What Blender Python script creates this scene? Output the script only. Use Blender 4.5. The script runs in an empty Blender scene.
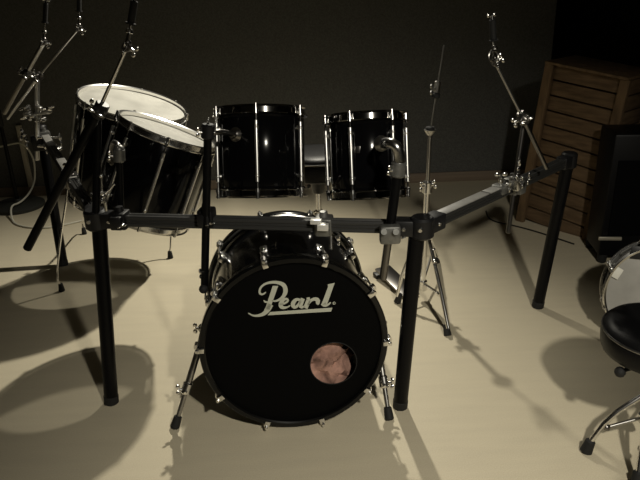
import bpy, bmesh, math, random
from mathutils import Vector, Matrix, Euler
R = math.radians
rnd = random.Random(7)
scn = bpy.context.scene
COL = scn.collection

# ------------------------------------------------------------------ camera
FPX = 647.0
CAM_H = 1.41
PITCH, ROLL = 22.5, -2.0
cam_d = bpy.data.cameras.new('camera'); cam_d.sensor_width = 36.0
cam_d.lens = FPX / 640 * 36; cam_d.clip_start = 0.05
cam = bpy.data.objects.new('camera', cam_d); COL.objects.link(cam)
CM = Matrix.Translation((0, 0, CAM_H)) @ Matrix.Rotation(R(90 - PITCH), 4, 'X') @ Matrix.Rotation(R(ROLL), 4, 'Z')
cam.matrix_world = CM
scn.camera = cam
C0 = Vector((0, 0, CAM_H)); CR = CM.to_3x3()

def ray(px, py):
    return (CR @ Vector(((px - 320) / FPX, -(py - 240) / FPX, -1))).normalized()
def Zp(px, py, z):                      # the point at height z seen at a photo position
    d = ray(px, py); return C0 + d * ((z - CAM_H) / d.z)
def F(px, py): return Zp(px, py, 0.0)   # on the floor
def Y(px, py, y):                       # the point at distance y
    d = ray(px, py); return C0 + d * (y / d.y)
def onplane(px, py, o, n):
    d = ray(px, py); return C0 + d * ((o - C0).dot(n) / d.dot(n))
def proj(p):
    q = CR.transposed() @ (Vector(p) - C0); return (320 - q.x / q.z * FPX, 240 + q.y / q.z * FPX)

# --------------------------------------------------------------- materials
def mat(name, col, rough=0.5, metal=0.0, coat=0.0, spec=0.5, noise=None, bump=None):
    m = bpy.data.materials.new(name); m.use_nodes = True
    nt = m.node_tree; b = nt.nodes['Principled BSDF']
    b.inputs['Base Color'].default_value = (*col, 1)
    b.inputs['Roughness'].default_value = rough
    b.inputs['Metallic'].default_value = metal
    b.inputs['Coat Weight'].default_value = coat
    b.inputs['Coat Roughness'].default_value = 0.06
    b.inputs['Specular IOR Level'].default_value = spec
    if noise or bump:
        tc = nt.nodes.new('ShaderNodeTexCoord')
    if noise:
        sc, amt, stretch = noise
        mp = nt.nodes.new('ShaderNodeMapping'); mp.inputs['Scale'].default_value = stretch
        nz = nt.nodes.new('ShaderNodeTexNoise'); nz.inputs['Scale'].default_value = sc; nz.inputs['Detail'].default_value = 6
        rp = nt.nodes.new('ShaderNodeValToRGB')
        rp.color_ramp.elements[0].position = 0.3; rp.color_ramp.elements[1].position = 0.7
        rp.color_ramp.elements[0].color = (*[c * (1 - amt) for c in col], 1)
        rp.color_ramp.elements[1].color = (*[min(1, c * (1 + amt)) for c in col], 1)
        nt.links.new(tc.outputs['Object'], mp.inputs['Vector']); nt.links.new(mp.outputs['Vector'], nz.inputs['Vector'])
        nt.links.new(nz.outputs['Fac'], rp.inputs['Fac']); nt.links.new(rp.outputs['Color'], b.inputs['Base Color'])
    if bump:
        n2 = nt.nodes.new('ShaderNodeTexNoise'); n2.inputs['Scale'].default_value = bump[0]; n2.inputs['Detail'].default_value = 4
        bp = nt.nodes.new('ShaderNodeBump'); bp.inputs['Strength'].default_value = bump[1]; bp.inputs['Distance'].default_value = 0.003
        nt.links.new(tc.outputs['Object'], n2.inputs['Vector']); nt.links.new(n2.outputs['Fac'], bp.inputs['Height'])
        nt.links.new(bp.outputs['Normal'], b.inputs['Normal'])
    return m

M = {}
M['lacquer'] = mat('black_lacquer', (0.003, 0.003, 0.0035), 0.12, spec=0.22)
M['black_head'] = mat('black_drumhead', (0.003, 0.003, 0.003), 0.5, spec=0.04)
M['hoop_black'] = mat('black_hoop_wood', (0.004, 0.004, 0.004), 0.2, spec=0.35)
M['chrome'] = mat('chrome', (0.85, 0.84, 0.82), 0.22, 1.0)
M['lug_chrome'] = mat('lug_chrome', (0.85, 0.84, 0.82), 0.32, 1.0)
M['hoop_chrome'] = mat('tom_hoop_chrome', (0.42, 0.41, 0.4), 0.1, 1.0)
M['steel'] = mat('dull_steel', (0.5, 0.49, 0.47), 0.3, 1.0)
M['dark_chrome'] = mat('dark_reflective_steel', (0.22, 0.21, 0.2), 0.3, 1.0)
M['rack'] = mat('black_rack_tube', (0.003, 0.003, 0.0035), 0.4, 0.0, 0.0, 0.15)
M['rail'] = mat('rail_aluminium_black', (0.035, 0.035, 0.034), 0.5, spec=0.4)
M['siderail'] = mat('black_side_rail', (0.022, 0.022, 0.021), 0.45, spec=0.5)
M['strip'] = mat('grey_rail_strip', (0.26, 0.255, 0.24), 0.45, noise=(30, 0.15, (1, 1, 1)))
M['plastic'] = mat('black_plastic', (0.007, 0.007, 0.008), 0.45, noise=(40, 0.3, (1, 1, 1)))
M['greyclamp'] = mat('grey_cast_clamp', (0.2, 0.2, 0.19), 0.45, 0.7, noise=(60, 0.2, (1, 1, 1)))
M['rubber'] = mat('black_rubber', (0.008, 0.008, 0.008), 0.75, bump=(200, 0.2))
M['vinyl'] = mat('black_vinyl', (0.004, 0.004, 0.0045), 0.42, spec=0.18, bump=(300, 0.15))
M['logo'] = mat('silver_logo_paint', (0.52, 0.53, 0.44), 0.5)
M['white_plate'] = mat('pale_memory_lock', (0.75, 0.74, 0.7), 0.35, 0.3)
M['cable_white'] = mat('white_cable', (0.72, 0.7, 0.6), 0.5)
M['cable_black'] = mat('black_cable', (0.01, 0.01, 0.01), 0.5)
M['blanket'] = mat('dusty_pink_cloth', (0.36, 0.205, 0.16), 0.9, noise=(26, 0.55, (1, 1, 1)), bump=(35, 0.7))
M['wood'] = mat('crate_wood', (0.13, 0.085, 0.048), 0.75, spec=.2, noise=(9, 0.35, (1, 1, 6)))
M['woodframe'] = mat('crate_frame_wood', (0.145, 0.095, 0.052), 0.75, spec=.2, noise=(9, 0.3, (4, 4, 1)))
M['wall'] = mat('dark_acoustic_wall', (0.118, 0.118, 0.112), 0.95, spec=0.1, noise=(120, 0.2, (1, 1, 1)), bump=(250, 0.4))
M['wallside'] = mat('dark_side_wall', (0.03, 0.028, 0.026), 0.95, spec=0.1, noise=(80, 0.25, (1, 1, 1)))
M['ceiling'] = mat('ceiling_panel', (0.06, 0.057, 0.05), 0.95, noise=(5, 0.1, (1, 1, 1)))
M['baseboard'] = mat('brown_baseboard', (0.22, 0.17, 0.125), 0.6, noise=(6, 0.2, (0.3, 1, 8)))
M['grille'] = mat('black_grille_cloth', (0.003, 0.003, 0.0035), 0.9, spec=.05, bump=(500, 0.5))
M['badge'] = mat('silver_badge', (0.62, 0.58, 0.48), 0.35, 0.6)
M['satin'] = mat('satin_aluminium', (0.6, 0.57, 0.5), 0.6, 0.5)
M['baseplate'] = mat('dark_cast_base', (0.03, 0.031, 0.027), 0.6)
M['conduit'] = mat('pale_conduit', (0.5, 0.46, 0.38), 0.6)
M['patch'] = mat('white_tape', (0.8, 0.79, 0.72), 0.6)

def head_material(name, col, clear):
    m = bpy.data.materials.new(name); m.use_nodes = True
    nt = m.node_tree; b = nt.nodes['Principled BSDF']; out = nt.nodes['Material Output']
    b.inputs['Base Color'].default_value = (*col, 1); b.inputs['Roughness'].default_value = 0.5
    tc = nt.nodes.new('ShaderNodeTexCoord')
    nz = nt.nodes.new('ShaderNodeTexNoise'); nz.inputs['Scale'].default_value = 9; nz.inputs['Detail'].default_value = 5
    rp = nt.nodes.new('ShaderNodeValToRGB')
    rp.color_ramp.elements[0].position = 0.32; rp.color_ramp.elements[1].position = 0.6
    rp.color_ramp.elements[0].color = (*[c * 0.8 for c in col], 1); rp.color_ramp.elements[1].color = (*col, 1)
    nt.links.new(tc.outputs['Object'], nz.inputs['Vector']); nt.links.new(nz.outputs['Fac'], rp.inputs['Fac'])
    nt.links.new(rp.outputs['Color'], b.inputs['Base Color'])
    tr = nt.nodes.new('ShaderNodeBsdfTransparent'); mx = nt.nodes.new('ShaderNodeMixShader')
    mx.inputs['Fac'].default_value = clear
    nt.links.new(b.outputs['BSDF'], mx.inputs[1]); nt.links.new(tr.outputs['BSDF'], mx.inputs[2])
    nt.links.new(mx.outputs['Shader'], out.inputs['Surface'])
    return m
M['white_head'] = head_material('white_coated_drumhead', (0.9, 0.88, 0.8), 0.35)
M['clear_head'] = head_material('clear_drumhead', (0.7, 0.68, 0.6), 0.8)
M['grey_head'] = head_material('grey_white_drumhead', (0.46, 0.45, 0.42), 0.1)

def floor_material():
    m = bpy.data.materials.new('beige_vinyl_floor'); m.use_nodes = True
    nt = m.node_tree; b = nt.nodes['Principled BSDF']
    b.inputs['Roughness'].default_value = 0.6; b.inputs['Specular IOR Level'].default_value = 0.25
    tc = nt.nodes.new('ShaderNodeTexCoord')
    mp = nt.nodes.new('ShaderNodeMapping'); mp.inputs['Scale'].default_value = (1.2, 9, 1)
    nz = nt.nodes.new('ShaderNodeTexNoise'); nz.inputs['Scale'].default_value = 3; nz.inputs['Detail'].default_value = 8
    rp = nt.nodes.new('ShaderNodeValToRGB')
    rp.color_ramp.elements[0].position = 0.3; rp.color_ramp.elements[1].position = 0.72
    rp.color_ramp.elements[0].color = (0.615, 0.55, 0.41, 1); rp.color_ramp.elements[1].color = (0.655, 0.587, 0.435, 1)
    nt.links.new(tc.outputs['Object'], mp.inputs['Vector']); nt.links.new(mp.outputs['Vector'], nz.inputs['Vector'])
    nt.links.new(nz.outputs['Fac'], rp.inputs['Fac'])
    n2 = nt.nodes.new('ShaderNodeTexNoise'); n2.inputs['Scale'].default_value = 260; n2.inputs['Detail'].default_value = 2
    nt.links.new(tc.outputs['Object'], n2.inputs['Vector'])
    mx = nt.nodes.new('ShaderNodeMix'); mx.data_type = 'RGBA'; mx.blend_type = 'OVERLAY'; mx.inputs['Factor'].default_value = 0.25
    nt.links.new(rp.outputs['Color'], mx.inputs[6]); nt.links.new(n2.outputs['Fac'], mx.inputs[7])
    nt.links.new(mx.outputs[2], b.inputs['Base Color'])
    return m
M['floor'] = floor_material()

# ----------------------------------------------------------- mesh building
def frame(axis, origin=(0, 0, 0), up=None):
    """4x4 whose z is axis (x turned as near as possible to up if given)."""
    z = Vector(axis).normalized()
    if up is None:
        up = Vector((0, 0, 1)) if abs(z.z) < 0.95 else Vector((0, 1, 0))
    x = (Vector(up) - z * Vector(up).dot(z)).normalized()
    y = z.cross(x)
    m = Matrix((x, y, z)).transposed().to_4x4(); m.translation = Vector(origin)
    return m

class MB:
    def __init__(s): s.bm = bmesh.new()
    def loft(s, rings, closed=True, caps=True):
        vs = [[s.bm.verts.new(p) for p in r] for r in rings]
        n = len(vs[0])
        for a, b in zip(vs, vs[1:]):
            for i in range(n if closed else n - 1):
                s.bm.faces.new((a[i], a[(i + 1) % n], b[(i + 1) % n], b[i]))
        if caps:
            s.bm.faces.new(vs[0][::-1]); s.bm.faces.new(vs[-1])
        return s
    def lathe(s, prof, m, seg=32, close=False):
        """prof: (r, z) pairs turned about the z axis of m."""
        rings = []
        for r, z in prof:
            rings.append([m @ Vector((r * math.cos(2 * math.pi * i / seg), r * math.sin(2 * math.pi * i / seg), z)) for i in range(seg)])
        if close: rings.append(rings[0])
        vs = []
        for k, rg in enumerate(rings):
            if close and k == len(rings) - 1: vs.append(vs[0]); continue
            if prof[k][0] < 1e-6: vs.append([s.bm.verts.new(rg[0])] * seg)
            else: vs.append([s.bm.verts.new(p) for p in rg])
        for a, b in zip(vs, vs[1:]):
            for i in range(seg):
                f = []
                for v in (a[i], a[(i + 1) % seg], b[(i + 1) % seg], b[i]):
                    if v not in f: f.append(v)
                if len(f) > 2:
                    try: s.bm.faces.new(f)
                    except ValueError: pass
        return s
    def cyl(s, p0, p1, r0, r1=None, seg=16, bev=0.0):
        p0, p1 = Vector(p0), Vector(p1); r1 = r0 if r1 is None else r1
        L = (p1 - p0).length; m = frame(p1 - p0, p0)
        b = min(bev, L * 0.4, r0 * 0.8, r1 * 0.8)
        if b > 0: prof = [(0, 0), (r0 - b, 0), (r0, b), (r1, L - b), (r1 - b, L), (0, L)]
        else: prof = [(0, 0), (r0, 0), (r1, L), (0, L)]
        return s.lathe(prof, m, seg)
    def pipe(s, p0, p1, r, wall, seg=20):
        p0, p1 = Vector(p0), Vector(p1); L = (p1 - p0).length
        return s.lathe([(r, 0), (r, L), (r - wall, L), (r - wall, 0)], frame(p1 - p0, p0), seg, close=True)
    def tube(s, pts, r, seg=10, smooth=0):
        pts = [Vector(p) for p in pts]
        for _ in range(smooth):
            q = [pts[0]]
            for a, b in zip(pts, pts[1:]): q += [a * .75 + b * .25, a * .25 + b * .75]
            pts = q + [pts[-1]]
        rs = r if isinstance(r, (list, tuple)) else [r] * len(pts)
        t0 = (pts[1] - pts[0]).normalized(); x = frame(t0).col[0].to_3d()
        rings = []
        for i, p in enumerate(pts):
            t = (pts[min(i + 1, len(pts) - 1)] - pts[max(i - 1, 0)]).normalized()
            x = (x - t * x.dot(t)).normalized(); y = t.cross(x)
            rings.append([p + (x * math.cos(2 * math.pi * k / seg) + y * math.sin(2 * math.pi * k / seg)) * rs[i] for k in range(seg)])
        return s.loft(rings)
    def box(s, c, size, m=None, bev=0.0, seg=2):
        m3 = (m.to_3x3() if m else Matrix.Identity(3))
        g = bmesh.new(); bmesh.ops.create_cube(g, size=1)
        bmesh.ops.scale(g, vec=Vector(size), verts=g.verts)
        if bev > 0: bmesh.ops.bevel(g, geom=list(g.edges), offset=bev, segments=seg, affect='EDGES', profile=0.5)
        mm = m3.to_4x4(); mm.translation = Vector(c)
        g.transform(mm); me = bpy.data.meshes.new('tmp'); g.to_mesh(me); g.free()
        s.bm.from_mesh(me); bpy.data.meshes.remove(me); return s
    def ball(s, c, r, scale=(1, 1, 1), m=None, seg=14):
        g = bmesh.new(); bmesh.ops.create_uvsphere(g, u_segments=seg, v_segments=max(6, seg // 2 + 1), radius=r)
        bmesh.ops.scale(g, vec=Vector(scale), verts=g.verts)
        mm = (m.to_3x3() if m else Matrix.Identity(3)).to_4x4(); mm.translation = Vector(c)
        g.transform(mm); me = bpy.data.meshes.new('tmp'); g.to_mesh(me); g.free()
        s.bm.from_mesh(me); bpy.data.meshes.remove(me); return s
    def torus(s, m, RR, r, seg=28, sub=8):
        return s.lathe([(RR + r * math.cos(2 * math.pi * k / sub), r * math.sin(2 * math.pi * k / sub)) for k in range(sub)], m, seg, close=True)
    def wing(s, p, axis, size=0.016, span=None):
        """wing nut: a hub with two flattened ears."""
        p = Vector(p); m = frame(axis, p, span)
        s.cyl(p, p + m.col[2].to_3d() * size * 0.9, size * 0.36, size * 0.28, 10)
        for k in (-1, 1):
            c = m @ Vector((k * size * 0.72, 0, size * 0.95))
            s.ball(c, size * 0.55, (1, 0.35, 0.85), m, 10)
        return s
    def build(s, name, material, parent=None, angle=38, label=None):
        bmesh.ops.recalc_face_normals(s.bm, faces=s.bm.faces)
        me = bpy.data.meshes.new(name)
        o = bpy.data.objects.new(name, me); COL.objects.link(o)
        base = Vector((0, 0, 0))
        if parent is not None:
            base = parent['_w'] if '_w' in parent else (0, 0, 0)
            base = Vector(base)
            s.bm.transform(Matrix.Translation(-base))
            o.parent = parent
        o['_w'] = list(base) if parent is not None else [0, 0, 0]
        s.bm.to_mesh(me); s.bm.free()
        me.materials.append(material)
        for p in me.polygons: p.use_smooth = True
        me.set_sharp_from_angle(angle=R(angle))
        if label: o['label'] = label
        return o
    def thing(s, name, material, label, cat, group=None, base=None, kind=None):
        """one top-level mesh with its origin at its base."""
        zs = [v.co for v in s.bm.verts]
        if base is None:
            lo = [min(v[i] for v in zs) for i in range(3)]; hi = [max(v[i] for v in zs) for i in range(3)]
            base = Vector(((lo[0] + hi[0]) / 2, (lo[1] + hi[1]) / 2, lo[2]))
        s.bm.transform(Matrix.Translation(-Vector(base)))
        o = s.build(name, material); o.location = base; o['_w'] = list(base)
        tag(o, label, cat, group, kind); return o

def tag(o, label=None, cat=None, group=None, kind=None):
    if label: o['label'] = label
    if cat: o['category'] = cat
    if group: o['group'] = group
    if kind: o['kind'] = kind
def thing(name, label, cat, base, group=None):
    o = bpy.data.objects.new(name, None); COL.objects.link(o)
    o.empty_display_size = 0.05; o.location = Vector(base); o['_w'] = list(base)
    tag(o, label, cat, group); return o
def struct(name, mb, material):
    o = mb.build(name, material); o['kind'] = 'structure'; return o

def WB(parent, p, axis, size=.016, span=None, name='wing_bolt', material=None):
    return MB().wing(p, axis, size, span).build(name, material or M['chrome'], parent)

# -------------------------------------------------------------------- room
WX0, WX1, WY0, WY1, CZ = -2.7, 2.9, -1.6, 4.42, 2.6
CORN = 1.58
struct('floor', MB().box(((WX0 + WX1) / 2, (WY0 + 5.4) / 2, -0.05), (WX1 - WX0, 5.4 - WY0, 0.1)), M['floor'])
struct('ceiling', MB().box(((WX0 + WX1) / 2, (WY0 + 5.4) / 2, CZ + 0.05), (WX1 - WX0 + .2, 5.4 - WY0 + .2, 0.1)), M['ceiling'])
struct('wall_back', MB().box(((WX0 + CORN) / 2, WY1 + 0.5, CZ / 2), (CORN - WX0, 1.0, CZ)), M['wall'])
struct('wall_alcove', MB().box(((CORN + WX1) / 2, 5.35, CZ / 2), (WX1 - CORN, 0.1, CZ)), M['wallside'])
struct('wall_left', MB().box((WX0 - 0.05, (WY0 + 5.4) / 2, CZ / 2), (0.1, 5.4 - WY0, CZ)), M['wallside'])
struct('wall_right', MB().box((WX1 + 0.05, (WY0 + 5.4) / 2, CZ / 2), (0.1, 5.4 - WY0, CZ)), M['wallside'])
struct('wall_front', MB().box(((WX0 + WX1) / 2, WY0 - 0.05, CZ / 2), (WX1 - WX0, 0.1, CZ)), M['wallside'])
struct('baseboard_back', MB().box(((WX0 + CORN) / 2, WY1 - 0.008, 0.035), (CORN - WX0, 0.016, 0.07), bev=0.003), M['baseboard'])

# ------------------------------------------------------------- drum pieces
def hoop_part(parent, m, r, z, up, name='hoop', material=None):
    """triple flanged steel hoop at height z of m; up = +1 or -1."""
    u = up
    prof = [(r + .002, z - u * .006), (r + .012, z - u * .006), (r + .013, z - u * .003), (r + .004, z - u * .001),
            (r + .003, z + u * .016), (r + .009, z + u * .021), (r + .008, z + u * .023), (r + .0005, z + u * .019)]
    return MB().lathe(prof, m, 56, close=True).build(name, material or M['chrome'], parent)

def tom(name, label, c, axis, L, D, nlug, phase, batter, reso, group=None, up=None, hoopmat=None):
    """a drum: c = middle of the shell, axis = towards the batter head."""
    c = Vector(c); r = D / 2; m = frame(axis, c, up)
    low = min((m @ Vector((r * math.cos(a), r * math.sin(a), -L / 2))).z for a in [i * .2 for i in range(32)])
    t = thing(name, label, 'drum', (c.x, c.y, low), group)
    MB().lathe([(r, -L / 2 + .004), (r, L / 2 - .004), (r - .003, L / 2), (r - .007, L / 2 - .004), (r - .007, -L / 2 + .004), (r - .003, -L / 2)], m, 64, close=True).build('shell', M['lacquer'], t)
    h = L / 2
    MB().lathe([(0, h + .0035), (r * .5, h + .0034), (r - .004, h + .003), (r + .0015, h)], m, 64).build('drumhead', batter, t)
    MB().lathe([(0, -h - .0035), (r * .5, -h - .0034), (r - .004, -h - .003), (r + .0015, -h)], m, 64).build('drumhead', reso, t)
    hoop_part(t, m, r, h, 1, material=hoopmat); hoop_part(t, m, r, -h, -1, material=hoopmat)
    for i in range(nlug):
        a = phase + 2 * math.pi * i / nlug
        u = Vector((math.cos(a), math.sin(a), 0))
        P = lambda rr, z: m @ (u * rr + Vector((0, 0, z)))
        g = MB()
        g.cyl(P(r + .010, -h * .78), P(r + .010, h * .78), .0068, seg=14, bev=.002)
        for k in (-1, 1):
            g.cyl(P(r - .001, k * h * .62), P(r + .012, k * h * .62), .008, .006, 12)
            g.ball(P(r + .0105, k * h * .62), .008, seg=12)
        lg = g.build('lug', M['lug_chrome'], t)
        for k in (-1, 1):
            g = MB()
            g.cyl(P(r + .010, k * h * .7), P(r + .010, k * (h + .012)), .003, seg=8)
            g.cyl(P(r + .010, k * (h - .008)), P(r + .010, k * (h + .004)), .0085, .0085, 10)
            g.cyl(P(r + .010, k * (h + .004)), P(r + .010, k * (h + .025)), .0068, .0055, 10)
            g.build('tension_rod', M['chrome'], lg)
    return t, m

# ---------------------------------------------------------- the drum rack
RZ = 0.685
Lc = Zp(96, 219, RZ); Rc = Zp(422, 227, RZ)
EL = Zp(41, 131, RZ); ER = Zp(569, 160, RZ)
rack = thing('drum_rack', 'black tubular drum rack with three rails on four straight round legs', 'drum rack',
             ((Lc.x + Rc.x) / 2, (Lc.y + Rc.y) / 2 + .4, 0))
BW = 0.037
def rail(a, b, name='rail', material=None):
    """square tube with two shallow grooves along every face"""
    s = BW / 2; g = .0035
    sec = []
    for k in range(4):
        for (x, y) in ((-s + .004, -s), (-.008, -s), (-.006, -s + g), (-.003, -s + g), (-.001, -s), (.001, -s), (.003, -s + g), (.006, -s + g), (.008, -s), (s - .004, -s), (s, -s + .004)):
            c_, s_ = (1, 0, -1, 0)[k], (0, 1, 0, -1)[k]
            sec.append((x * c_ - y * s_, x * s_ + y * c_))
    m = frame(b - a, a, (0, 0, 1)); L = (b - a).length
    rings = [[m @ Vector((x, y, z)) for x, y in sec] for z in (0, L)]
    return MB().loft(rings).build(name, material or M['rail'], rack)
u = (Rc - Lc).normalized()
rail(Lc, Rc)
ua, ub = (ER - Rc).normalized(), (EL - Lc).normalized()
rail(Rc + ua * .05, ER, material=M['siderail']); rail(Lc + ub * .05, EL, material=M['siderail'])
for a, b, k0, k1 in ((Rc, ER, .10, .36), (Rc, ER, .37, .44), (Lc, EL, .30, .52), (Lc, EL, .70, .86)):
    p0, p1 = a.lerp(b, k0), a.lerp(b, k1); up_ = Vector((0, 0, BW / 2 + .0015))
    MB().box((p0 + p1) / 2 + up_, (BW - .002, .004, (p1 - p0).length), frame(b - a, (0, 0, 0), (0, 0, 1)) @ Matrix.Rotation(R(90), 4, 'Z'), .001).build('top_strip', M['strip'], rack, label='grey strip on the rail')
def rack_leg(top, foot, r=.0245):
    top, foot = Vector(top), Vector(foot); d = (top - foot).normalized()
    lg = MB().cyl(foot + d * .02, top, r, seg=28, bev=.002).build('leg', M['rack'], rack)
    MB().cyl(foot, foot + d * .035, r + .0015, seg=28, bev=.004).build('rubber_foot', M['rubber'], lg)
rack_leg(Lc + Vector((.012, 0, .03)), F(111.5, 403)); rack_leg(Rc + Vector((-.012, 0, .03)), F(400, 407))
rack_leg(ER + Vector((0, 0, .025)), F(537.5, 307)); rack_leg(EL + Vector((0, 0, .025)), F(63.5, 266))
def corner(c, d1, d2, legtop):
    """cast corner joint: a hub on the leg and two sleeves over the rails."""
    g = MB()
    g.cyl(c + Vector((0, 0, -.034)), c + Vector((0, 0, .034)), .037, seg=26, bev=.007)
    for d in (d1, d2):
        m = frame(d, c, (0, 0, 1))
        g.box(c + d * .055, (.052, .050, .075), m, .006)
    cc = g.build('corner_joint', M['plastic'], rack)
    for d, sx in ((d1, -1), (d2, 1)):
        n = Vector((0, 0, 1)).cross(d).normalized()
        if n.y > 0: n = -n
        MB().cyl(c + d * .055 + n * .022, c + d * .055 + n * .029, .0065, seg=10, bev=.002).build('bolt', M['chrome'], cc, label='small chrome bolt')
    MB().cyl(c + Vector((-.012, -.034, .004)), c + Vector((-.012, -.042, .004)), .0075, seg=10, bev=.002).build('bolt', M['chrome'], cc, label='small chrome bolt')
corner(Lc, u, ub, None); corner(Rc, -u, ua, None)
for e, d, nm in ((ER, -ua, 'end'), (EL, -ub, 'end')):
    g = MB(); g.cyl(e + Vector((0, 0, -.032)), e + Vector((0, 0, .032)), .031, seg=22, bev=.006)
    g.box(e + d * .04, (.05, .047, .06), frame(d, e, (0, 0, 1)), .006)
    g.build('end_joint', M['plastic'], rack)

RY = lambda px: Lc.y + (Rc.y - Lc.y) * (Y(px, 222, 1.9).x - Lc.x) / (Rc.x - Lc.x)    # how far back the front rail is there
FRONT = -(BW / 2 + .016)

def rail_clamp(parent, c, d, material, w=.05, name='rail_clamp'):
    m = frame(d, c, (0, 0, 1))
    g = MB(); g.box(c, (.058, .056, w), m, .007)
    n = m.col[1].to_3d()
    if n.y > 0: n = -n
    g.box(c + n * .03, (.046, .03, w * .8), m, .006)
    g.cyl(c + Vector((0, 0, .02)), c + Vector((0, 0, .045)), .016, .012, 14)
    return g.build(name, material, parent)

# ------------------------------------------------------------ tom holders
def holder(label, top, bot, clamp_c, rd, clampmat, pipemat, arm_pts, arm_mat, r=.0125, arm_r=.0085, lower=None):
    """vertical pipe clamped to the rail, with an arm that reaches to the drum."""
    t = thing('tom_holder', label, 'tom holder', bot, 'tom holders clamped to the rack')
    if lower:
        mid = Vector(bot).lerp(Vector(top), .42)
        MB().cyl(bot, mid, r * .82, seg=18, bev=.002).build('lower_pipe', lower, t); MB().cyl(mid, top, r, seg=18, bev=.002).build('pipe', pipemat, t)
    else: MB().cyl(bot, top, r, seg=18, bev=.002).build('pipe', pipemat, t)
    c = rail_clamp(t, clamp_c, rd, clampmat)
    g = MB(); n = Vector((0, -1, 0))
    g.wing(clamp_c + Vector((.02, -.05, .0)), n, .014, (1, 0, .3)); g.build('wing_bolt', M['chrome'], c)
    a = MB().tube(arm_pts, arm_r, 14, 2).build('arm', arm_mat, t)
    g = MB(); d = (Vector(top) - Vector(bot)).normalized()
    g.cyl(Vector(top) - d * .032, Vector(top) + d * .012, r + .008, seg=18, bev=.004)
    g.ball(Vector(arm_pts[0]), .018, seg=14)
    k = g.build('swivel', M['plastic'] if arm_mat is M['dark_chrome'] else M['greyclamp'], t)
    WB(k, Vector(top) + d * .010, d, .013); WB(k, Vector(top) + Vector((-.018, -.01, -.01)), (-1, -.4, .2), .012)
    return t

# ------------------------------------------------------------ three toms
# tall rack tom, in front of the drummer's seat
T1 = Y(261, 153, 2.16); ax1 = Vector((0.02, math.sin(R(17)), math.cos(R(17))))
tom('rack_tom', 'wider black rack tom, bright chrome rod down its middle, above the bass drum', T1, ax1, .252, .298, 6,
    R(0), M['white_head'], M['clear_head'], 'black toms on the rack', up=(0, -1, 0.2), hoopmat=M['hoop_chrome'])
t1, m1 = None, frame(ax1, T1, (0, -1, .2))
T2 = Y(367, 156.5, 2.10); ax2 = Vector((-0.01, math.sin(R(17)), math.cos(R(17))))
tom('rack_tom', 'narrower black rack tom with a square badge, beside the chrome clamp elbow', T2, ax2, .232, .250, 6,
    R(34), M['white_head'], M['clear_head'], 'black toms on the rack', up=(0, -1, 0.2), hoopmat=M['hoop_chrome'])
m2 = frame(ax2, T2, (0, -1, .2))
rt = [o for o in COL.objects if o.name.startswith('rack_tom')]
def shell_plate(drum, m, r, ang, z, name, material, rr=.024, thick=.012, round_=True):
    a = ang; ux = m @ Vector((math.cos(a) * r, math.sin(a) * r, z)); n = (m.to_3x3() @ Vector((math.cos(a), math.sin(a), 0))).normalized()
    g = MB()
    if round_:
        g.cyl(ux - n * .004, ux + n * thick, rr, rr * .75, 22, .003); g.ball(ux + n * thick, rr * .55, seg=14)
    else:
        g.box(ux + n * .001, (rr * 2, rr * 1.7, .003), frame(n, ux, (0, 0, 1)), .001)
    return g.build(name, material, drum), ux + n * thick
b1, p1 = shell_plate(rt[0], m1, .150, R(-28), .055, 'mount_bracket', M['dark_chrome'])
b2, p2 = shell_plate(rt[1], m2, .125, R(18), .035, 'mount_bracket', M['steel'], .026)
shell_plate(rt[1], m2, .125, R(-18), .02, 'badge', M['dark_chrome'], .011, round_=False)

hy = RY(207) + FRONT
top1 = Y(208, 128, hy - .0); bot1 = Y(204.5, 290, hy - .0)
h1 = holder('black pipe tom holder reaching to the wider rack tom', top1, bot1, Y(207, 217, RY(207)), u, M['plastic'], M['rack'],
       [Y(208, 135, hy), Y(216, 132, hy), Y(224, 132, hy + .04), p1], M['dark_chrome'])
MB().ball(Y(203.5, 289, hy - .012), .015, seg=14).cyl(Y(204, 283, hy), Y(203, 292, hy - .012), .008).build('end_knob', M['rubber'], h1)
WB(h1, Y(203, 272, hy - .012), (-.6, -1, 0), .014)
hy2 = RY(391) + FRONT
top2 = Y(398.5, 166, hy2); bot2 = Y(383, 279, hy2)
h2 = holder('black pipe tom holder with a shiny elbow reaching to the narrower rack tom', top2, bot2, Y(391, 231, RY(391)), u, M['greyclamp'], M['rack'],
       [Y(399, 166, hy2), Y(399.5, 154, hy2), Y(396, 145, hy2), Y(388, 143, hy2 + .02), p2], M['chrome'], .0145, .0165, M['dark_chrome'])
MB().box(Y(390, 234, hy2 - .02), (.062, .035, .058), None, .008).cyl(Y(384, 232, hy2 - .03), Y(384, 232, hy2 - .05), .009).cyl(Y(396, 232, hy2 - .03), Y(396, 232, hy2 - .05), .009).build('clamp_jaw', M['greyclamp'], h2)

# large tom in front of the floor tom
n2 = Vector((.395, .12, .91)).normalized()
T3h = Y(167, 134, 2.52)
T3 = T3h - n2 * .165
tom('rack_tom', 'large black tom tilted over the rail corner, its head overlapping the floor tom', T3, n2, .33, .378, 8,
    R(10), M['white_head'], M['clear_head'], 'black toms on the rack', up=(0, -1, 0))
m3 = frame(n2, T3, (0, -1, 0))
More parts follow.
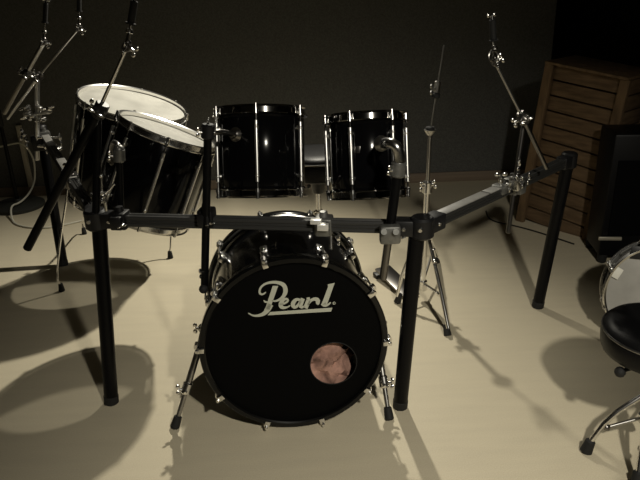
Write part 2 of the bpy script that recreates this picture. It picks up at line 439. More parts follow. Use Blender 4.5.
# floor tom with the big round white head
n4 = Vector((.285, -.05, .957)).normalized()
T4h = Y(133, 105.5, 3.10)
L4 = .47; D4 = .492
T4 = T4h - n4 * (L4 / 2 + .004)
ft, m4 = tom('floor_tom', 'black floor tom with a wide worn white head, behind the tilted tom', T4, n4, L4, D4, 8,
    R(5), M['white_head'], M['clear_head'], up=(0, -1, 0))
for q, (ang) in zip((F(62, 291), F(170.5, 258), F(84.5, 234)), (200, 330, 90)):
    base = T4 - n4 * .06
    w = Vector((q.x - T4.x, q.y - T4.y, 0)).normalized()
    wl = (w - n4 * w.dot(n4)).normalized()
    a0 = base + wl * (D4 / 2 + .018) + n4 * .12; a1 = base + wl * (D4 / 2 + .018) - n4 * .13
    pts = [a0, a1, a1 * .55 + q * .45 + w * .02 + Vector((0, 0, .01)), Vector(q) + Vector((0, 0, .075)) + w * .012, Vector(q) + Vector((0, 0, .03))]
    lg = MB().tube(pts, .0052, 10, 1).build('leg', M['chrome'], ft)
    MB().cyl(Vector(q), Vector(q) + Vector((0, 0, .042)), .0155, .0105, 14, .003).build('rubber_foot', M['rubber'], lg)
    g = MB(); g.box(base + wl * (D4 / 2 + .012), (.03, .028, .055), frame(n4, base, wl), .004)
    g.wing(base + wl * (D4 / 2 + .026), wl, .014, n4); g.build('leg_bracket', M['chrome'], ft)
# bracket of the large tom and its holder on the corner
b3, p3 = shell_plate(rt[0], m3, .1, 0, 0, 'x', M['steel']); bpy.data.objects.remove(b3)
tl = [o for o in COL.objects if o.name == 'rack_tom.002'][0]
b3, p3 = shell_plate(tl, m3, .1825, R(-52), .02, 'mount_bracket', M['dark_chrome'], .028)
hy3 = Lc.y + .02
post_t = Y(97.5, 108, hy3); post_b = Y(98, 212, hy3)
holder('black upright post at the left rail corner holding the large tilted tom', Y(119, 152, hy3 + .01), Y(121, 215, hy3 + .01), Y(121, 219.5, RY(121)), u, M['plastic'], M['rack'],
       [Y(119, 150, hy3 + .01), Y(117, 143, hy3 + .03), Y(112, 142, hy3 + .12), p3], M['steel'], .011)

# --------------------------------------------------------------- bass drum
KC = Y(294.5, 343.5, 1.80)
kn = Vector((0.10, -1, 0.055)).normalized()      # the front head faces this way
KR = .279; KL = .47
km = frame(kn, KC, (0, 0, 1))                    # x = up, y = ?, z = out of the front
yside = km.col[1].to_3d()
kick = thing('bass_drum', 'black bass drum with silver lettering on its black front head', 'bass drum', (KC.x - kn.x * .23, KC.y - kn.y * .23, 0))
KP = lambda rr, a, z: km @ Vector((rr * math.cos(a), rr * math.sin(a), z))
MB().lathe([(KR, -KL), (KR, 0), (KR - .008, 0), (KR - .008, -KL)], km, 96, close=True).build('shell', M['lacquer'], kick)
def kick_hoop(z0):
    return MB().lathe([(KR + .006, z0 - .022), (KR + .022, z0 - .022), (KR + .024, z0 - .019), (KR + .024, z0 + .017), (KR + .021, z0 + .021), (KR + .008, z0 + .021), (KR + .004, z0 + .017), (KR + .004, z0 - .018)], km, 96, close=True)
kick_hoop(0).build('front_hoop', M['hoop_black'], kick)
bh = kick_hoop(-KL).build('rear_hoop', M['hoop_black'], kick)
MB().torus(km @ Matrix.Translation((0, 0, -KL + .026)), KR + .018, .004, 72, 8).build('hoop_inlay', M['steel'], bh)
# front head with an off-centre round hole
HZ = .006; HR = KR + .004
hc_w = onplane(333.5, 363.5, KC + kn * HZ, kn); hc = km.inverted() @ hc_w
hr = .077
bm = bmesh.new()
def ringverts(cx, cy, r, n): 
    return [bm.verts.new(km @ Vector((cx + r * math.cos(2 * math.pi * i / n), cy + r * math.sin(2 * math.pi * i / n), HZ))) for i in range(n)]
ro = ringverts(0, 0, HR, 96); ri = ringverts(hc.x, hc.y, hr, 96)
# bridge both rings starting from matching angles
for i in range(96):
    bm.faces.new((ro[i], ro[(i + 1) % 96], ri[(i + 1) % 96], ri[i]))
g = MB(); g.bm.free(); g.bm = bm
fh = g.build('front_head', M['black_head'], kick)
MB().torus(km @ Matrix.Translation((hc.x, hc.y, HZ)), hr, .0016, 48, 8).build('port_ring', M['rubber'], fh)
MB().lathe([(0, -KL - .004), (KR * .6, -KL - .004), (KR + .003, -KL - .002)], km, 72).build('batter_head', M['grey_head'], kick)
# lettering, drawn on the plane of the head
LB = KC + kn * (HZ + .0009)
def lp(x, y):                                    # crop coordinates of the lettering -> head plane
    return onplane(240 + x / 5.818, 270 + y / 5.818, LB, kn)
logo = MB()
def ribbon(pts, sm=2):
    P = [(Vector((x, y)), w) for x, y, w in pts]
    for _ in range(sm):
        q = [P[0]]
        for a, b in zip(P, P[1:]):
            q += [(a[0] * .75 + b[0] * .25, a[1] * .75 + b[1] * .25), (a[0] * .25 + b[0] * .75, a[1] * .25 + b[1] * .75)]
        P = q + [P[-1]]
    L, Rr = [], []
    for i, (p, w) in enumerate(P):
        t = (P[min(i + 1, len(P) - 1)][0] - P[max(i - 1, 0)][0]); t = t.normalized() if t.length else Vector((1, 0))
        n = Vector((-t.y, t.x)) * w / 2
        L.append(lp(p.x + n.x, p.y + n.y)); Rr.append(lp(p.x - n.x, p.y - n.y))
    off = kn * .0006
    rings = [[a, b, b + off, a + off] for a, b in zip(L, Rr)]
    logo.loft(rings)
def poly(pts):
    a = [lp(x, y) for x, y in pts]; logo.loft([a, [p + kn * .0006 for p in a]])
# P
poly([(190, 92), (222, 92), (180, 212), (172, 230), (140, 232), (150, 215)])
ribbon([(178, 200, 32), (162, 232, 30), (138, 256, 22), (105, 266, 14), (75, 266, 10), (48, 250, 6)])
ribbon([(150, 128, 7), (135, 142, 10), (116, 140, 12), (112, 118, 12), (128, 90, 12), (165, 72, 13), (215, 70, 18), (255, 84, 24), (266, 112, 26), (262, 140, 24), (240, 168, 16), (205, 182, 10), (186, 178, 6)])
ribbon([(138, 176, 5), (146, 186, 11), (160, 186, 8)], 1)
# e
ribbon([(226, 200, 10), (258, 196, 11), (282, 178, 12), (272, 166, 12), (252, 172, 18), (238, 192, 26), (236, 210, 25), (250, 220, 18), (275, 217, 10), (292, 206, 6)])
# a
ribbon([(352, 176, 14), (330, 168, 16), (311, 186, 25), (306, 205, 25), (318, 219, 17), (336, 208, 15), (352, 180, 13)])
ribbon([(366, 165, 24), (352, 200, 26), (354, 218, 17), (376, 212, 10)], 1)
# r
ribbon([(388, 168, 12), (402, 165, 23), (390, 198, 26), (380, 222, 26)], 1)
ribbon([(394, 204, 9), (412, 176, 15), (434, 167, 19), (454, 174, 26), (452, 194, 22), (448, 200, 12)], 1)
# l
poly([(510, 84), (551, 74), (541, 102), (512, 184), (504, 200), (470, 204), (482, 178), (512, 98)])
ribbon([(486, 196, 30), (494, 206, 20), (512, 202, 12), (528, 188, 7)], 1)
# underline and the little registered ring
poly([(176, 244), (537, 219), (530, 241), (160, 263)])
logo.torus(frame(kn, lp(547, 193)), .0042, .0009, 20, 6)
ribbon([(546, 186, 4), (545, 199, 4)], 0)
ob = logo.build('lettering', M['logo'], fh, label='silver brand lettering with an underline')
# lugs, claws, tension rods
for i in range(10):
    a = R(90 - (-111 + 36 * i)) if False else 0
    th = R(-111 + 36 * i)                        # photo angle: 0 = right, 90 = up
    # km x axis is up, km y axis is either side
    s = 1 if yside.x > 0 else -1
    a = math.atan2(s * math.cos(th), math.sin(th))
    er = (KP(1, a, 0) - KP(0, a, 0)).normalized(); tg = kn.cross(er)
    for z0, d in ((0, -1), (-KL, 1)):
        mm = Matrix((tg, kn, er)).transposed().to_4x4()
        g = MB()
        g.box(KP(KR + .027, a, z0 - d * .001), (.020, .046, .006), mm, .002)
        g.box(KP(KR + .018, a, z0 - d * .0245), (.018, .006, .022), mm, .002)
        g.cyl(KP(KR + .033, a, z0 + d * .0), KP(KR + .033, a, z0 + d * .028), .0085, .007, 10)
        cl = g.build('claw', M['chrome'], kick)
        g = MB()
        g.cyl(KP(KR + .030, a, z0 - d * .03), KP(KR + .026, a, z0 + d * .10), .0034, seg=8)
        g.cyl(KP(KR + .030, a, z0 - d * .024), KP(KR + .030, a, z0 - d * .034), .006, .005, 8)
        g.build('tension_rod', M['chrome'], cl)
        g = MB()
        g.box(KP(KR + .010, a, z0 + d * .115), (.028, .058, .028), mm, .007)
        g.ball(KP(KR + .020, a, z0 + d * .098), .0095, seg=12)
        g.build('lug', M['chrome'], kick)
# spurs
def spur(a, z, foot, sgn):
    er = (KP(1, a, 0) - KP(0, a, 0)).normalized()
    c = KP(KR + .012, a, z)
    foot = Vector(foot)
    g = MB(); g.cyl(KP(KR - .002, a, z), KP(KR + .018, a, z), .027, .02, 20, .004); g.ball(KP(KR + .02, a, z), .017, seg=14)
    g.wing(KP(KR + .03, a, z), er, .016, (0, 0, 1)); g.build('spur_bracket', M['chrome'], kick)
    d = (foot - c).normalized(); L = (foot - c).length
    sp = MB().cyl(c, c + d * L * .62, .0115, seg=16, bev=.002).cyl(c + d * L * .55, c + d * (L - .03), .0082, seg=14).build('spur', M['steel'], kick)
    g = MB(); k = c + d * L * .60
    g.cyl(k - d * .022, k + d * .02, .0165, seg=16, bev=.004)
    g.wing(k + Vector((sgn * .014, -.006, 0)), (sgn, -.3, .1), .015, d); g.cyl(k + Vector((0, -.012, 0)), k + Vector((sgn * .0, -.03, 0)), .005)
    g.build('spur_collar', M['chrome'], sp)
    MB().cyl(foot, foot - d * .045, .0165, .0135, 16, .004).build('rubber_foot', M['rubber'], sp)
sy = 1 if yside.x > 0 else -1
spur(math.atan2(-sy * 1, .06), -.13, F(174.5, 428), -1)
spur(math.atan2(sy * 1, -.10), -.13, F(389.5, 420), 1)
# cloth stuffed inside, seen through the hole
bl = bmesh.new(); bmesh.ops.create_icosphere(bl, subdivisions=5, radius=1)
inv = km.inverted()
from mathutils import noise as mnoise
for v in bl.verts:
    p = v.co.copy()
    n1 = 1 - abs(mnoise.noise(p * 1.7 + Vector((3, 1, 7)))) * 2
    n2_ = 1 - abs(mnoise.noise(Vector((p.x * 3.1 + p.z, p.y * 2, p.z * 4.3)) + Vector((1, 9, 2)))) * 2
    v.co = p * (1 + .20 * (n1 - .6) + .16 * (n2_ - .6))
for v in bl.verts:
    p = v.co
    v.co = Vector((-.108 + p.z * .148, hc.y * .80 - (1 if hc.y > 0 else -1) * .016 + p.x * .118, -.108 + p.y * .102))
bl.transform(km)
g = MB(); g.bm.free(); g.bm = bl
g.thing('blanket', M['blanket'], 'crumpled dusty pink blanket inside the bass drum, showing through the round hole', 'blanket')

# --------------------------------------------- unused clamp on front rail
cc = Y(324, 225, RY(324))
t = thing('rail_clamp', 'pale grey clamp with white lock plates on the front rail above the bass drum', 'clamp', cc - Vector((0, 0, .04)))
rail_clamp(t, cc, u, M['greyclamp'], .055, 'clamp_body')
g = MB(); m = frame(u, cc, (0, 0, 1))
g.box(Y(316, 221.5, RY(324) - .036), (.014, .02, .034), m, .002); g.build('lock_plate', M['white_plate'], t, label='white lock plate')
MB().box(Y(323, 227, RY(324) - .052), (.020, .02, .034), m, .002).build('lock_plate', M['white_plate'], t, label='white lock plate')
g = MB(); g.wing(Y(337, 237, RY(324) - .03), (.3, -1, -.2), .018, (0, 0, 1)); g.cyl(Y(331, 236, RY(324)), Y(331, 250, RY(324) - .03), .006)
g.build('wing_bolt', M['chrome'], t)

# ---------------------------------------------------------- cymbal booms
def boom(label, lo, clamp, tip, tilt_top, r_tube, r_rod, post=None, sleeve=True, tubemat=None, rodmat=None, ring=None, thick_to=None):
    """boom arm: heavy tube, thin rod, tilter with a cymbal post and sleeve."""
    lo, clamp, tip, tilt_top = map(Vector, (lo, clamp, tip, tilt_top))
    base = post[0] if post else lo
    t = thing('cymbal_boom', label, 'cymbal boom', base, 'cymbal booms clamped to the rack')
    d = (tip - lo).normalized()
    if thick_to is None: thick_to = clamp
    MB().cyl(lo, thick_to, r_tube, seg=16, bev=.003).build('boom_tube', tubemat or M['rack'], t)
    MB().cyl(Vector(thick_to) - d * .02, tip, r_rod, seg=12).build('boom_rod', rodmat or M['chrome'], t)
    g = MB(); side = d.cross(Vector((0, 1, 0))).normalized(); v = Vector((0, -1, 0))
    g.cyl(clamp - v * .022, clamp + v * .026, .02, seg=18, bev=.004)
    g.cyl(clamp - d * .024, clamp + d * .024, r_tube + .007, seg=16, bev=.003)
    g.build('boom_clamp', M['plastic'] if tubemat is None else M['dark_chrome'], t)
    WB(t, clamp + v * .024, v, .02, side); WB(t, clamp + side * .018, side, .015, d)
    up = (tilt_top - tip).normalized()
    g = MB()
    g.cyl(tip - v * .014, tip + v * .016, .0135, seg=16, bev=.003); g.ball(tip + up * .012, .011, seg=12)
    g.cyl(tip, tip + up * .04, .0065, seg=12)
    tl_ = g.build('tilter', M['dark_chrome'], t)
    WB(tl_, tip + v * .015, v, .017, up); WB(tl_, tip - side * .012, -side, .014, up)
    g = MB(); g.cyl(tip + up * .035, tilt_top, .0038, seg=10); g.cyl(tip + up * .04, tip + up * .052, .012, .009, 14, .002)
    g.build('cymbal_post', M['chrome'], t)
    L = (tilt_top - tip).length
    if sleeve:
        g = MB(); g.cyl(tip + up * L * .48, tip + up * L * .93, .0105, seg=14, bev=.003)
        g.cyl(tip + up * (L * .46), tip + up * (L * .49), .015, seg=14)
        g.build('felt_sleeve', M['rubber'], t)
        g = MB(); g.wing(tip + up * L * .93, up, .014, (1, .2, 0)); g.build('wing_nut', M['chrome'], t)
    if ring:
        g = MB(); g.torus(frame((.3, -1, .2), ring), .017, .0035, 24, 8); g.build('wing_ring', M['dark_chrome'], t)
    if post:
        MB().cyl(post[0], post[1], .0085 if ring else .0125, seg=16, bev=.002).build('pipe', tubemat or M['rack'], t)
        if post[2]: rail_clamp(t, post[2], post[3], M['greyclamp'] if tubemat else M['plastic'])
    return t
hb = Lc.y - .03
boom('long black cymbal boom crossing in front of the worn white drum head', Y(27, 249, hb + .06), Y(100, 110, hb), Y(127, 47, hb - .02), Y(135, -3, hb - .02),
     .0145, .0055, post=(Y(96, 214, Lc.y - .02), Y(98, 108, hb + .036), None, None), thick_to=Y(101, 106, hb))
ya = Rc.y + (ER.y - Rc.y) * .58
pc = Rc + (ER - Rc) * .55
boom('chrome cymbal boom with an oval wing ring, on the rail before the slatted crate', Y(547, 169, pc.y + .02), Y(523, 118, pc.y - .02), Y(495, 62, pc.y - .02), Y(492, 16, pc.y - .02),
     .0075, .005, post=(Y(508, 233, pc.y - .04), Y(524, 121, pc.y - .02 + .03), pc, ua), tubemat=M['dark_chrome'], rodmat=M['steel'], ring=Y(493.5, 56, pc.y - .05), thick_to=Y(524, 120, pc.y - .02))
rb = [o for o in COL.objects if o.name == 'cymbal_boom.001'][0]
for (px, py, dy) in ((519, 163, -.04), (507, 184, -.07), (520, 181, -.08), (530, 178, -.05), (519, 172, -.06)):
    WB(rb, Y(px, py, pc.y + dy), (rnd.uniform(-.7, .7), -1, rnd.uniform(-.2, .8)), .019)
MB().box(Y(516, 183, pc.y - .045), (.05, .04, .035), frame(ua, pc, (0, 0, 1)), .006).build('clamp_jaw', M['chrome'], rb)
# pipe clamp standing on that rail
p = Rc + (ER - Rc) * .46
g = MB(); 
t = thing('rail_clamp', 'small chrome memory clamp standing on the angled rail before the crate', 'clamp', p + Vector((0, 0, .018)))
m = frame(ua, p, (0, 0, 1))
MB().box(p + Vector((0, 0, .010)), (.03, .05, .04), m, .004).build('clamp_body', M['greyclamp'], t)
MB().cyl(p + Vector((0, 0, .02)), p + Vector((0, 0, .05)), .006).wing(p + Vector((0, 0, .045)), (0, 0, 1), .018, (1, 0, 0)).build('wing_bolt', M['chrome'], t)

# cluster on the far end of the other side rail
pl = Lc + (EL - Lc) * .90; yl = pl.y - .03
boom('cymbal boom with a thin dark rod, beyond the worn white head on the side rail', Y(7, 119, yl - .06), Y(38, 77, yl - .06), Y(79, 28, yl - .06), Y(79, -8, yl - .06),
     .0085, .0055, post=(Y(37, 160, yl - .03), Y(37, 80, yl - .03), pl, ub), tubemat=M['lug_chrome'], rodmat=M['steel'])
boom('cymbal boom with a thick bright chrome tube, at the very edge of the kit', Y(4, 114, yl - .12), Y(26, 74, yl - .12), Y(44, 42, yl - .12), Y(46, 0, yl - .12),
     .010, .0105, post=None, tubemat=M['satin'], rodmat=M['lug_chrome'])
q2 = Lc + (EL - Lc) * .93
t = thing('multi_clamp', 'chrome clamp cluster with wing bolts joining two cymbal booms above the side rail', 'clamp', Y(38, 125, yl))
g = MB()
for (x, y, dy) in ((28, 114, -.06), (47, 111, -.06)):
    g.ball(Y(x, y, yl + dy), .02, (1.3, 1, .8), seg=12)
for (x, y, dy) in ((29, 106, -.07), (50, 109, -.08), (45, 118, -.08), (30, 119, -.08)):
    WB(t, Y(x, y, yl + dy), (rnd.uniform(-.6, .6), -1, rnd.uniform(-.5, .5)), .03, (1, 0, .2))
g.cyl(Y(24, 116, yl - .06), Y(50, 112, yl - .06), .008); g.cyl(Y(37, 122, yl - .05), Y(39, 106, yl - .05), .017, seg=16, bev=.003)
g.build('clamp_body', M['steel'], t)
t = thing('multi_clamp', 'black clamp block with chrome wing bolts seated on the far side rail', 'clamp', Y(38, 152, yl))
MB().box(Y(38, 143, yl - .02), (.075, .06, .045), frame(ub, (0, 0, 0), (0, 0, 1)), .008).build('clamp_body', M['plastic'], t)
for (x, y) in ((28, 142), (45, 146), (60, 138), (61, 148), (25, 135)): WB(t, Y(x, y, yl - .06), (rnd.uniform(-.6, .6), -1, rnd.uniform(-.3, .6)), .026)
MB().cyl(Y(38, 146, yl - .045), Y(62, 147, yl - .06), .007).cyl(Y(38, 138, yl - .045), Y(60, 137, yl - .06), .006).build('clamp_rod', M['chrome'], t)
# another clamp nearer on that rail
pm = Lc + (EL - Lc) * .33
t = thing('multi_clamp', 'dark clamp with a chrome wing bolt on the near part of the side rail', 'clamp', pm - Vector((0, 0, .03)))
rail_clamp(t, pm, ub, M['dark_chrome'], .055, 'clamp_body')
WB(t, pm + Vector((-.01, -.04, .03)), (0, -1, .3), .02); WB(t, pm + Vector((.04, -.035, .01)), (.3, -1, .3), .018); WB(t, pm + Vector((.0, 0, .043)), (0, 0, 1), .02, (1, 0, 0))
# clamp at the corner, below the tom bracket
t = thing('multi_clamp', 'chrome wing bolt clamp on the rail corner below the large tilted tom', 'clamp', Lc + Vector((.02, -.03, .03)))
g = MB(); q = Y(104, 196, Lc.y - .035)
g.cyl(q + Vector((0, 0, -.05)), q, .006); g.cyl(q + Vector((0, 0, -.02)), q + Vector((0, 0, .012)), .010, .007, 12); g.ball(Y(101, 176, Lc.y - .03), .007)
g.cyl(Y(102, 195, Lc.y - .035), Y(101, 177, Lc.y - .03), .004); g.cyl(q, Y(114, 184, Lc.y - .03), .004); g.wing(q + Vector((.0, -.004, .0)), (0, -1, .2), .018)
g.build('wing_bolt', M['chrome'], t)

# -------------------------------------------------------------- hi-hat stand
hf1, hf2 = F(448, 336), F(397, 303)
hb0 = F(422, 300)
htop = Y(430, 130, hb0.y)
ht = thing('hi_hat_stand', 'chrome hi-hat stand without cymbals, behind the near rack leg', 'hi-hat stand', hb0)
dv = (htop - hb0).normalized(); at_px = lambda y0: min(((abs(proj(hb0 + dv * (k / 400 * 1.4))[1] - y0), k) for k in range(400)))[1] / 400 * 1.4
HA = lambda y0: hb0 + dv * at_px(y0)
rod_top = Y(444, 45, hb0.y); RA = lambda k: HA(130).lerp(rod_top, k)
MB().cyl(HA(135), rod_top, .0035, seg=10).build('pull_rod', M['steel'], ht)
MB().cyl(HA(190), HA(134), .0085, seg=14).build('upper_tube', M['steel'], ht)
MB().cyl(HA(284), HA(186), .0125, seg=16).build('lower_tube', M['chrome'], ht)
g = MB(); g.cyl(HA(135), HA(129), .012, .026, 18, .002); g.build('cymbal_seat', M['steel'], ht)
g = MB(); g.cyl(HA(130.5), HA(127), .019, seg=18, bev=.003); g.build('seat_felt', M['rubber'], ht)
g = MB(); g.cyl(HA(193), HA(181), .022, seg=16, bev=.004); c = HA(185); k = g.build('height_clamp', M['chrome'], ht); WB(k, c + Vector((-.014, -.01, 0)), (-1, -.5, 0), .018); WB(k, c + Vector((.014, -.01, .003)), (1, -.3, .3), .016)
g = MB(); g.cyl(RA(.45), RA(.59), .013, seg=14, bev=.003); g.wing(RA(.5) + Vector((-.008, -.010, 0)), (-1, -.4, 0), .018)
g.build('clutch', M['steel'], ht)
MB().cyl(RA(.39), RA(.45), .018, seg=16, bev=.004).build('clutch_felt', M['rubber'], ht)
hub = HA(225)
for q, s in ((hf1, 1), (hf2, -1), (F(437, 262), .6)):
    q = Vector(q); st = hub + (q - hub) * .04
    lg = MB().tube([st, st.lerp(q, .5) + (q - hb0).normalized() * .03, q + Vector((0, 0, .035))], .0085, 12, 1).build('leg', M['chrome'], ht)
    MB().cyl(q, q + (st - q).normalized() * .05, .0165, .0125, 14, .004).build('rubber_foot', M['rubber'], lg)
    mid = st.lerp(q, .62)
    MB().tube([HA(283), mid], .0055, 10).build('brace', M['steel'], lg)
    MB().ball(mid, .012, seg=10).build('rivet', M['chrome'], lg); MB().ball(st.lerp(q, .3) + (q - hb0).normalized() * .02, .012, seg=10).build('rivet', M['chrome'], lg)
MB().cyl(HA(290), HA(280), .02, seg=16, bev=.003).build('brace_collar', M['chrome'], ht)
g = MB(); g.cyl(HA(232), HA(218), .021, seg=16, bev=.004); g.wing(hub + Vector((.02, -.01, 0)), (1, -.4, 0), .016); g.build('spider', M['chrome'], ht)
# pedal towards the drummer
pd = hb0 + Vector((-.10, .14, .0))
m = Matrix.Rotation(R(25), 4, 'Z') @ Matrix.Rotation(R(8), 4, 'X')
MB().box(pd + Vector((0, 0, .03)), (.085, .27, .012), m, .003).build('pedal_plate', M['dark_chrome'], ht)
MB().box(pd + Vector((-.05, .13, .012)), (.10, .04, .02), m, .003).build('heel_plate', M['plastic'], ht)

# ------------------------------------------------------------------ thrones
def throne(label, c, seat_z, seat_r, feet, thick=.085, hub_z=.24, rim=True, sq=1.0):
    c = Vector((c[0], c[1], 0)); t = thing('drum_throne', label, 'drum stool', c, 'round black drum stools')
    m = Matrix.Translation(c + Vector((0, 0, seat_z)))
    h = thick
    st = MB().lathe([(0, 0), (seat_r * .55, -.001), (seat_r * .8, -.006), (seat_r * .93, -.016), (seat_r * .985, -.032), (seat_r, -h * .55), (seat_r * .985, -h * .8), (seat_r * .95, -h * .95), (seat_r * .90, -h), (0, -h)], m, 56).build('seat', M['vinyl'], t)
    MB().torus(m @ Matrix.Translation((0, 0, -.030)), seat_r * .985, .0035, 56, 6).build('piping', M['steel'], st)
    MB().cyl(c + Vector((0, 0, .12)), c + Vector((0, 0, seat_z - h)), .0125, seg=16).build('post', M['chrome'], t)
    g = MB(); g.cyl(c + Vector((0, 0, seat_z - h - .09)), c + Vector((0, 0, seat_z - h)), .03, .04, 18, .004); g.wing(c + Vector((-.03, -.02, seat_z - h - .03)), (-1, -.5, -.2), .02); g.build('seat_mount', M['plastic'], t)
    g = MB(); g.cyl(c + Vector((0, 0, hub_z - .035)), c + Vector((0, 0, hub_z + .035)), .021, seg=18, bev=.004); g.wing(c + Vector((-.015, -.018, hub_z + .02)), (-.6, -1, .1), .018)
    g.build('collar', M['chrome'], t)
    MB().cyl(c + Vector((0, 0, .1)), c + Vector((0, 0, .13)), .02, seg=16, bev=.003).build('brace_collar', M['chrome'], t)
    for q in feet:
        q = Vector(q); w = (q - c).normalized()
        s0 = c + Vector((0, 0, hub_z)) + w * .02
        lg = MB().tube([s0, s0.lerp(q, .45) + w * .025 + Vector((0, 0, .02)), q + Vector((0, 0, .03)) - w * .006], .0085, 12, 1).build('leg', M['chrome'], t)
        MB().cyl(q, q + Vector((0, 0, .045)) - w * .012, .019, .015, 16, .004).build('rubber_foot', M['rubber'], lg)
        MB().tube([c + Vector((0, 0, .115)) + w * .015, s0.lerp(q, .55) + w * .012], .0055, 10).build('brace', M['steel'], lg)
        MB().ball(s0.lerp(q, .55) + w * .014, .012, seg=10).build('rivet', M['dark_chrome'], lg)
    return t
cb = Zp(650, 392, .21); cb.z = 0
f1 = F(585.5, 452)
ang = math.atan2(f1.y - cb.y, f1.x - cb.x); rad = max(.2, (f1 - cb).length)
throne('black round drum stool on chrome tripod legs before the white-headed drum', cb, .45, .162,
       [f1, F(636, 486), cb + Vector((math.cos(ang - R(130)), math.sin(ang - R(130)), 0)) * rad], .10, .20)
tk = [o for o in COL.objects if o.name == 'drum_throne'][0]
k_ = Y(620, 372, cb.y - .06); MB().cyl(k_, Vector((cb.x, cb.y, k_.z)), .006).ball(k_, .016, seg=12).build('knob', M['rubber'], tk)
cbk = Vector((.0, 2.98, 0))
throne('black drum stool half hidden between the two rack toms', (.0, 2.98), .635, .17,
       [cbk + Vector((math.cos(R(a)), math.sin(R(a)), 0)) * .26 for a in (-60, 60, 180)], .12, .3)

# ------------------------------------------------ drum stood on its side
sn = Vector((-.36, -1, .24)).normalized(); SR = .192
sc_ = Zp(660, 297, SR + .016)
sd, sm = tom('snare_drum', 'pale-headed drum stood on its side behind the near drum stool', sc_ - sn * .075, sn, .14, SR * 2, 8, R(20), M['grey_head'], M['grey_head'], up=(0, 0, 1))
pp = onplane(617, 273, sc_ + sn * .006, sn); xq = sm.to_3x3()
MB().box(pp, (.045, .03, .006), frame(sn, pp, (.5, 0, 1)), .002).build('tape_patch', M['patch'], sd, label='white tape patch')
pp = onplane(640, 253, sc_ + sn * .004, sn)
MB().box(pp, (.05, .065, .003), frame(sn, pp, (0, 0, 1)), .001).build('damper_pad', M['plastic'], sd, label='black square damper')

# ------------------------------------------------------- crate and cabinet
BLc = F(517, 220); BRc = F(590, 241)
ex = (BRc - BLc); ex.z = 0; W = ex.length; ex.normalize()
ez = Vector((0, 0, 1)); ey = Vector((-ex.y, ex.x, 0))
if ey.y < 0: ey = -ey
tl_pt = onplane(547, 63, BLc, ey)
Hc = (tl_pt - BLc).length
ez = (tl_pt - BLc).normalized(); ex = ez.cross(ey) if ez.cross(ey).dot(ex) > 0 else -ez.cross(ey)
crate = thing('slatted_crate', 'tall brown wooden slatted crate standing against the dark back corner', 'crate', BLc + ex * W / 2)
cm_ = Matrix((ex, ey, ez)).transposed().to_4x4()
DP = .26
CPt = lambda a, b, c: BLc + ex * a + ey * b + ez * c
for a in (.022, W - .022):
    for b in (.0, DP):
        MB().box(CPt(a, b, Hc / 2), (.05, .03, Hc), cm_, .004).build('corner_post', M['woodframe'], crate)
MB().box(CPt(W / 2, DP / 2, Hc - .0 + .007), (W, DP + .05, .014), cm_, .003).build('top_board', M['woodframe'], crate)
ns = 11; pit = (Hc - .02) / ns
for i in range(ns):
    MB().box(CPt(W / 2, .022, .02 + pit * (i + .5)), (W - .06, .014, pit - .009), cm_, .002).build('slat', M['wood'], crate)
for sx in (.006, W - .006):
    for i in range(ns):
        MB().box(CPt(sx, DP / 2, .02 + pit * (i + .5)), (.012, DP - .04, pit - .009), cm_, .002).build('slat', M['wood'], crate)
MB().box(CPt(W / 2, DP - .022, Hc / 2), (W - .07, .01, Hc - .03), cm_, .002).build('back_panel', M['wood'], crate)

af = F(588, 254)
AW, AD, AH = .62, .22, .62
am = Matrix.Rotation(R(-6), 4, 'Z')
ao = af + Vector((AW / 2 + .01, .0, 0)); 
AP = lambda x, y, z: ao + (am.to_3x3() @ Vector((x, y, z)))
amp = thing('amplifier', 'black amplifier cabinet with a silver name strip, beside the slatted crate', 'amplifier', ao)
MB().box(AP(0, AD / 2 - .16, .045 + AH / 2), (AW, AD, AH), am, .012).build('cabinet', M['vinyl'], amp)
MB().box(AP(0, -.166, .14 + (AH - .2) / 2), (AW - .06, .01, AH - .24), am, .003).build('grille', M['grille'], amp)
MB().box(Y(610, 238.5, AP(-.2, -.166, 0).y), (.11, .012, .018), am, .003).build('name_strip', M['badge'], amp, label='plain silver strip')
for k in range(4): MB().cyl(AP(-.06 + k * .06, -.16, .085), AP(-.06 + k * .06, -.182, .085), .012, .010, 14, .002).build('knob', M['dark_chrome'], amp)
for x in (-AW / 2 + .03, AW / 2 - .03):
    for y in (-.13, .07): MB().cyl(AP(x, y, 0), AP(x, y, .048), .022, .026, 14, .003).build('foot', M['rubber'], amp)
MB().tube([AP(-.1, -.03, .045 + AH), AP(-.09, -.03, .075 + AH), AP(.09, -.03, .075 + AH), AP(.1, -.03, .045 + AH)], .009, 10, 1).build('handle', M['rubber'], amp)

# --------------------------------------------------- round based mic stand
mb = F(19, 207)
ms = thing('microphone_stand', 'black upright stand on a round flat base against the back wall', 'stand', mb)
MB().lathe([(0, 0), (.165, 0), (.17, .006), (.168, .022), (.15, .032), (.03, .042), (.022, .06), (0, .06)], Matrix.Translation(mb), 48).build('base', M['baseplate'], ms)
MB().cyl(mb + Vector((0, 0, .05)), mb + Vector((-.0, 0, .62)), .0125, seg=16).build('pole', M['rack'], ms)
MB().cyl(mb + Vector((0, 0, .55)), mb + Vector((0, 0, .66)), .019, seg=16, bev=.004).build('clutch', M['rubber'], ms)
MB().cyl(mb + Vector((0, 0, .62)), mb + Vector((0, 0, .98)), .008, seg=14).build('upper_pole', M['dark_chrome'], ms)
# pale conduit fixed to the wall behind it
cx_ = Y(26.5, 160, WY1).x
struct('trim_1', MB().box((cx_, WY1 - .012, .07 + .22), (.034, .024, .44), bev=.004), M['conduit'])

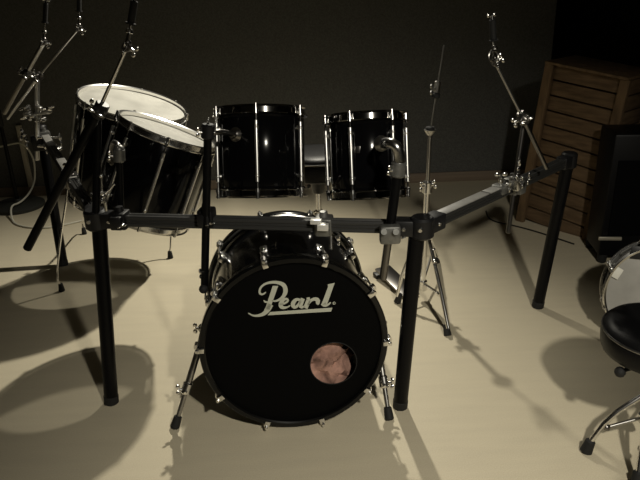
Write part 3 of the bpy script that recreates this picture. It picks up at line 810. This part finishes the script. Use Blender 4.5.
# -------------------------------------------------------------------- cables
fl = lambda x, y, h=.006: F(x, y) + Vector((0, 0, h))
yc = WY1 - .06
pts = [Y(-12, 148, yc), Y(0, 147, yc), Y(13, 143.5, yc), Y(22, 143, yc), Y(29, 150, yc), Y(34, 160, yc), Y(35, 172, yc), Y(34.5, 183, yc - .02), Y(29, 194, 4.22), Y(20, 203, 4.1), F(14, 212) + Vector((0, -.03, .055)), fl(12, 221, .006), fl(17, 226), fl(32, 229), fl(50, 228.5), fl(66, 225.5), fl(80, 222), fl(96, 219), fl(125, 214)]
MB().tube(pts, .0062, 8, 2).thing('cable', M['cable_white'], 'white cable looping down to the floor past the round stand base', 'cable')
pts = [fl(486, 212), fl(488, 219), fl(496, 223), fl(512, 226), fl(535, 232), fl(556, 239), fl(574, 245)]
MB().tube(pts, .004, 8, 2).thing('cable', M['cable_black'], 'thin dark cable curling over the floor before the slatted crate', 'cable')

# ------------------------------------------------------------------- lights
def spot(name, loc, target, energy, size, blend, rad, col):
    l = bpy.data.lights.new(name, 'SPOT'); l.energy = energy; l.spot_size = R(size); l.spot_blend = blend
    l.shadow_soft_size = rad; l.color = col
    o = bpy.data.objects.new(name, l); COL.objects.link(o); o.location = loc
    o.rotation_euler = (Vector(target) - Vector(loc)).to_track_quat('-Z', 'Y').to_euler(); return o
spot('ceiling_spot', (.08, 4.05, 2.5), (-1.0, 2.25, 0), 285, 90, 1.0, .035, (1, .94, .79))
spot('ceiling_spot', (.75, -.35, 2.22), (.58, 1.5, 0), 200, 78, 1.0, .06, (1, .94, .80))
w = bpy.data.worlds.new('world'); scn.world = w; w.use_nodes = True
w.node_tree.nodes['Background'].inputs[0].default_value = (.9, .95, 1, 1)
w.node_tree.nodes['Background'].inputs[1].default_value = 0.0

for o in list(COL.objects):
    if '_w' in o: del o['_w']
vs = scn.view_settings
scn.display_settings.display_device = 'sRGB'
vs.view_transform = 'Standard'; vs.look = 'None'; vs.exposure = 0.0; vs.gamma = 1.0; vs.use_curve_mapping = False
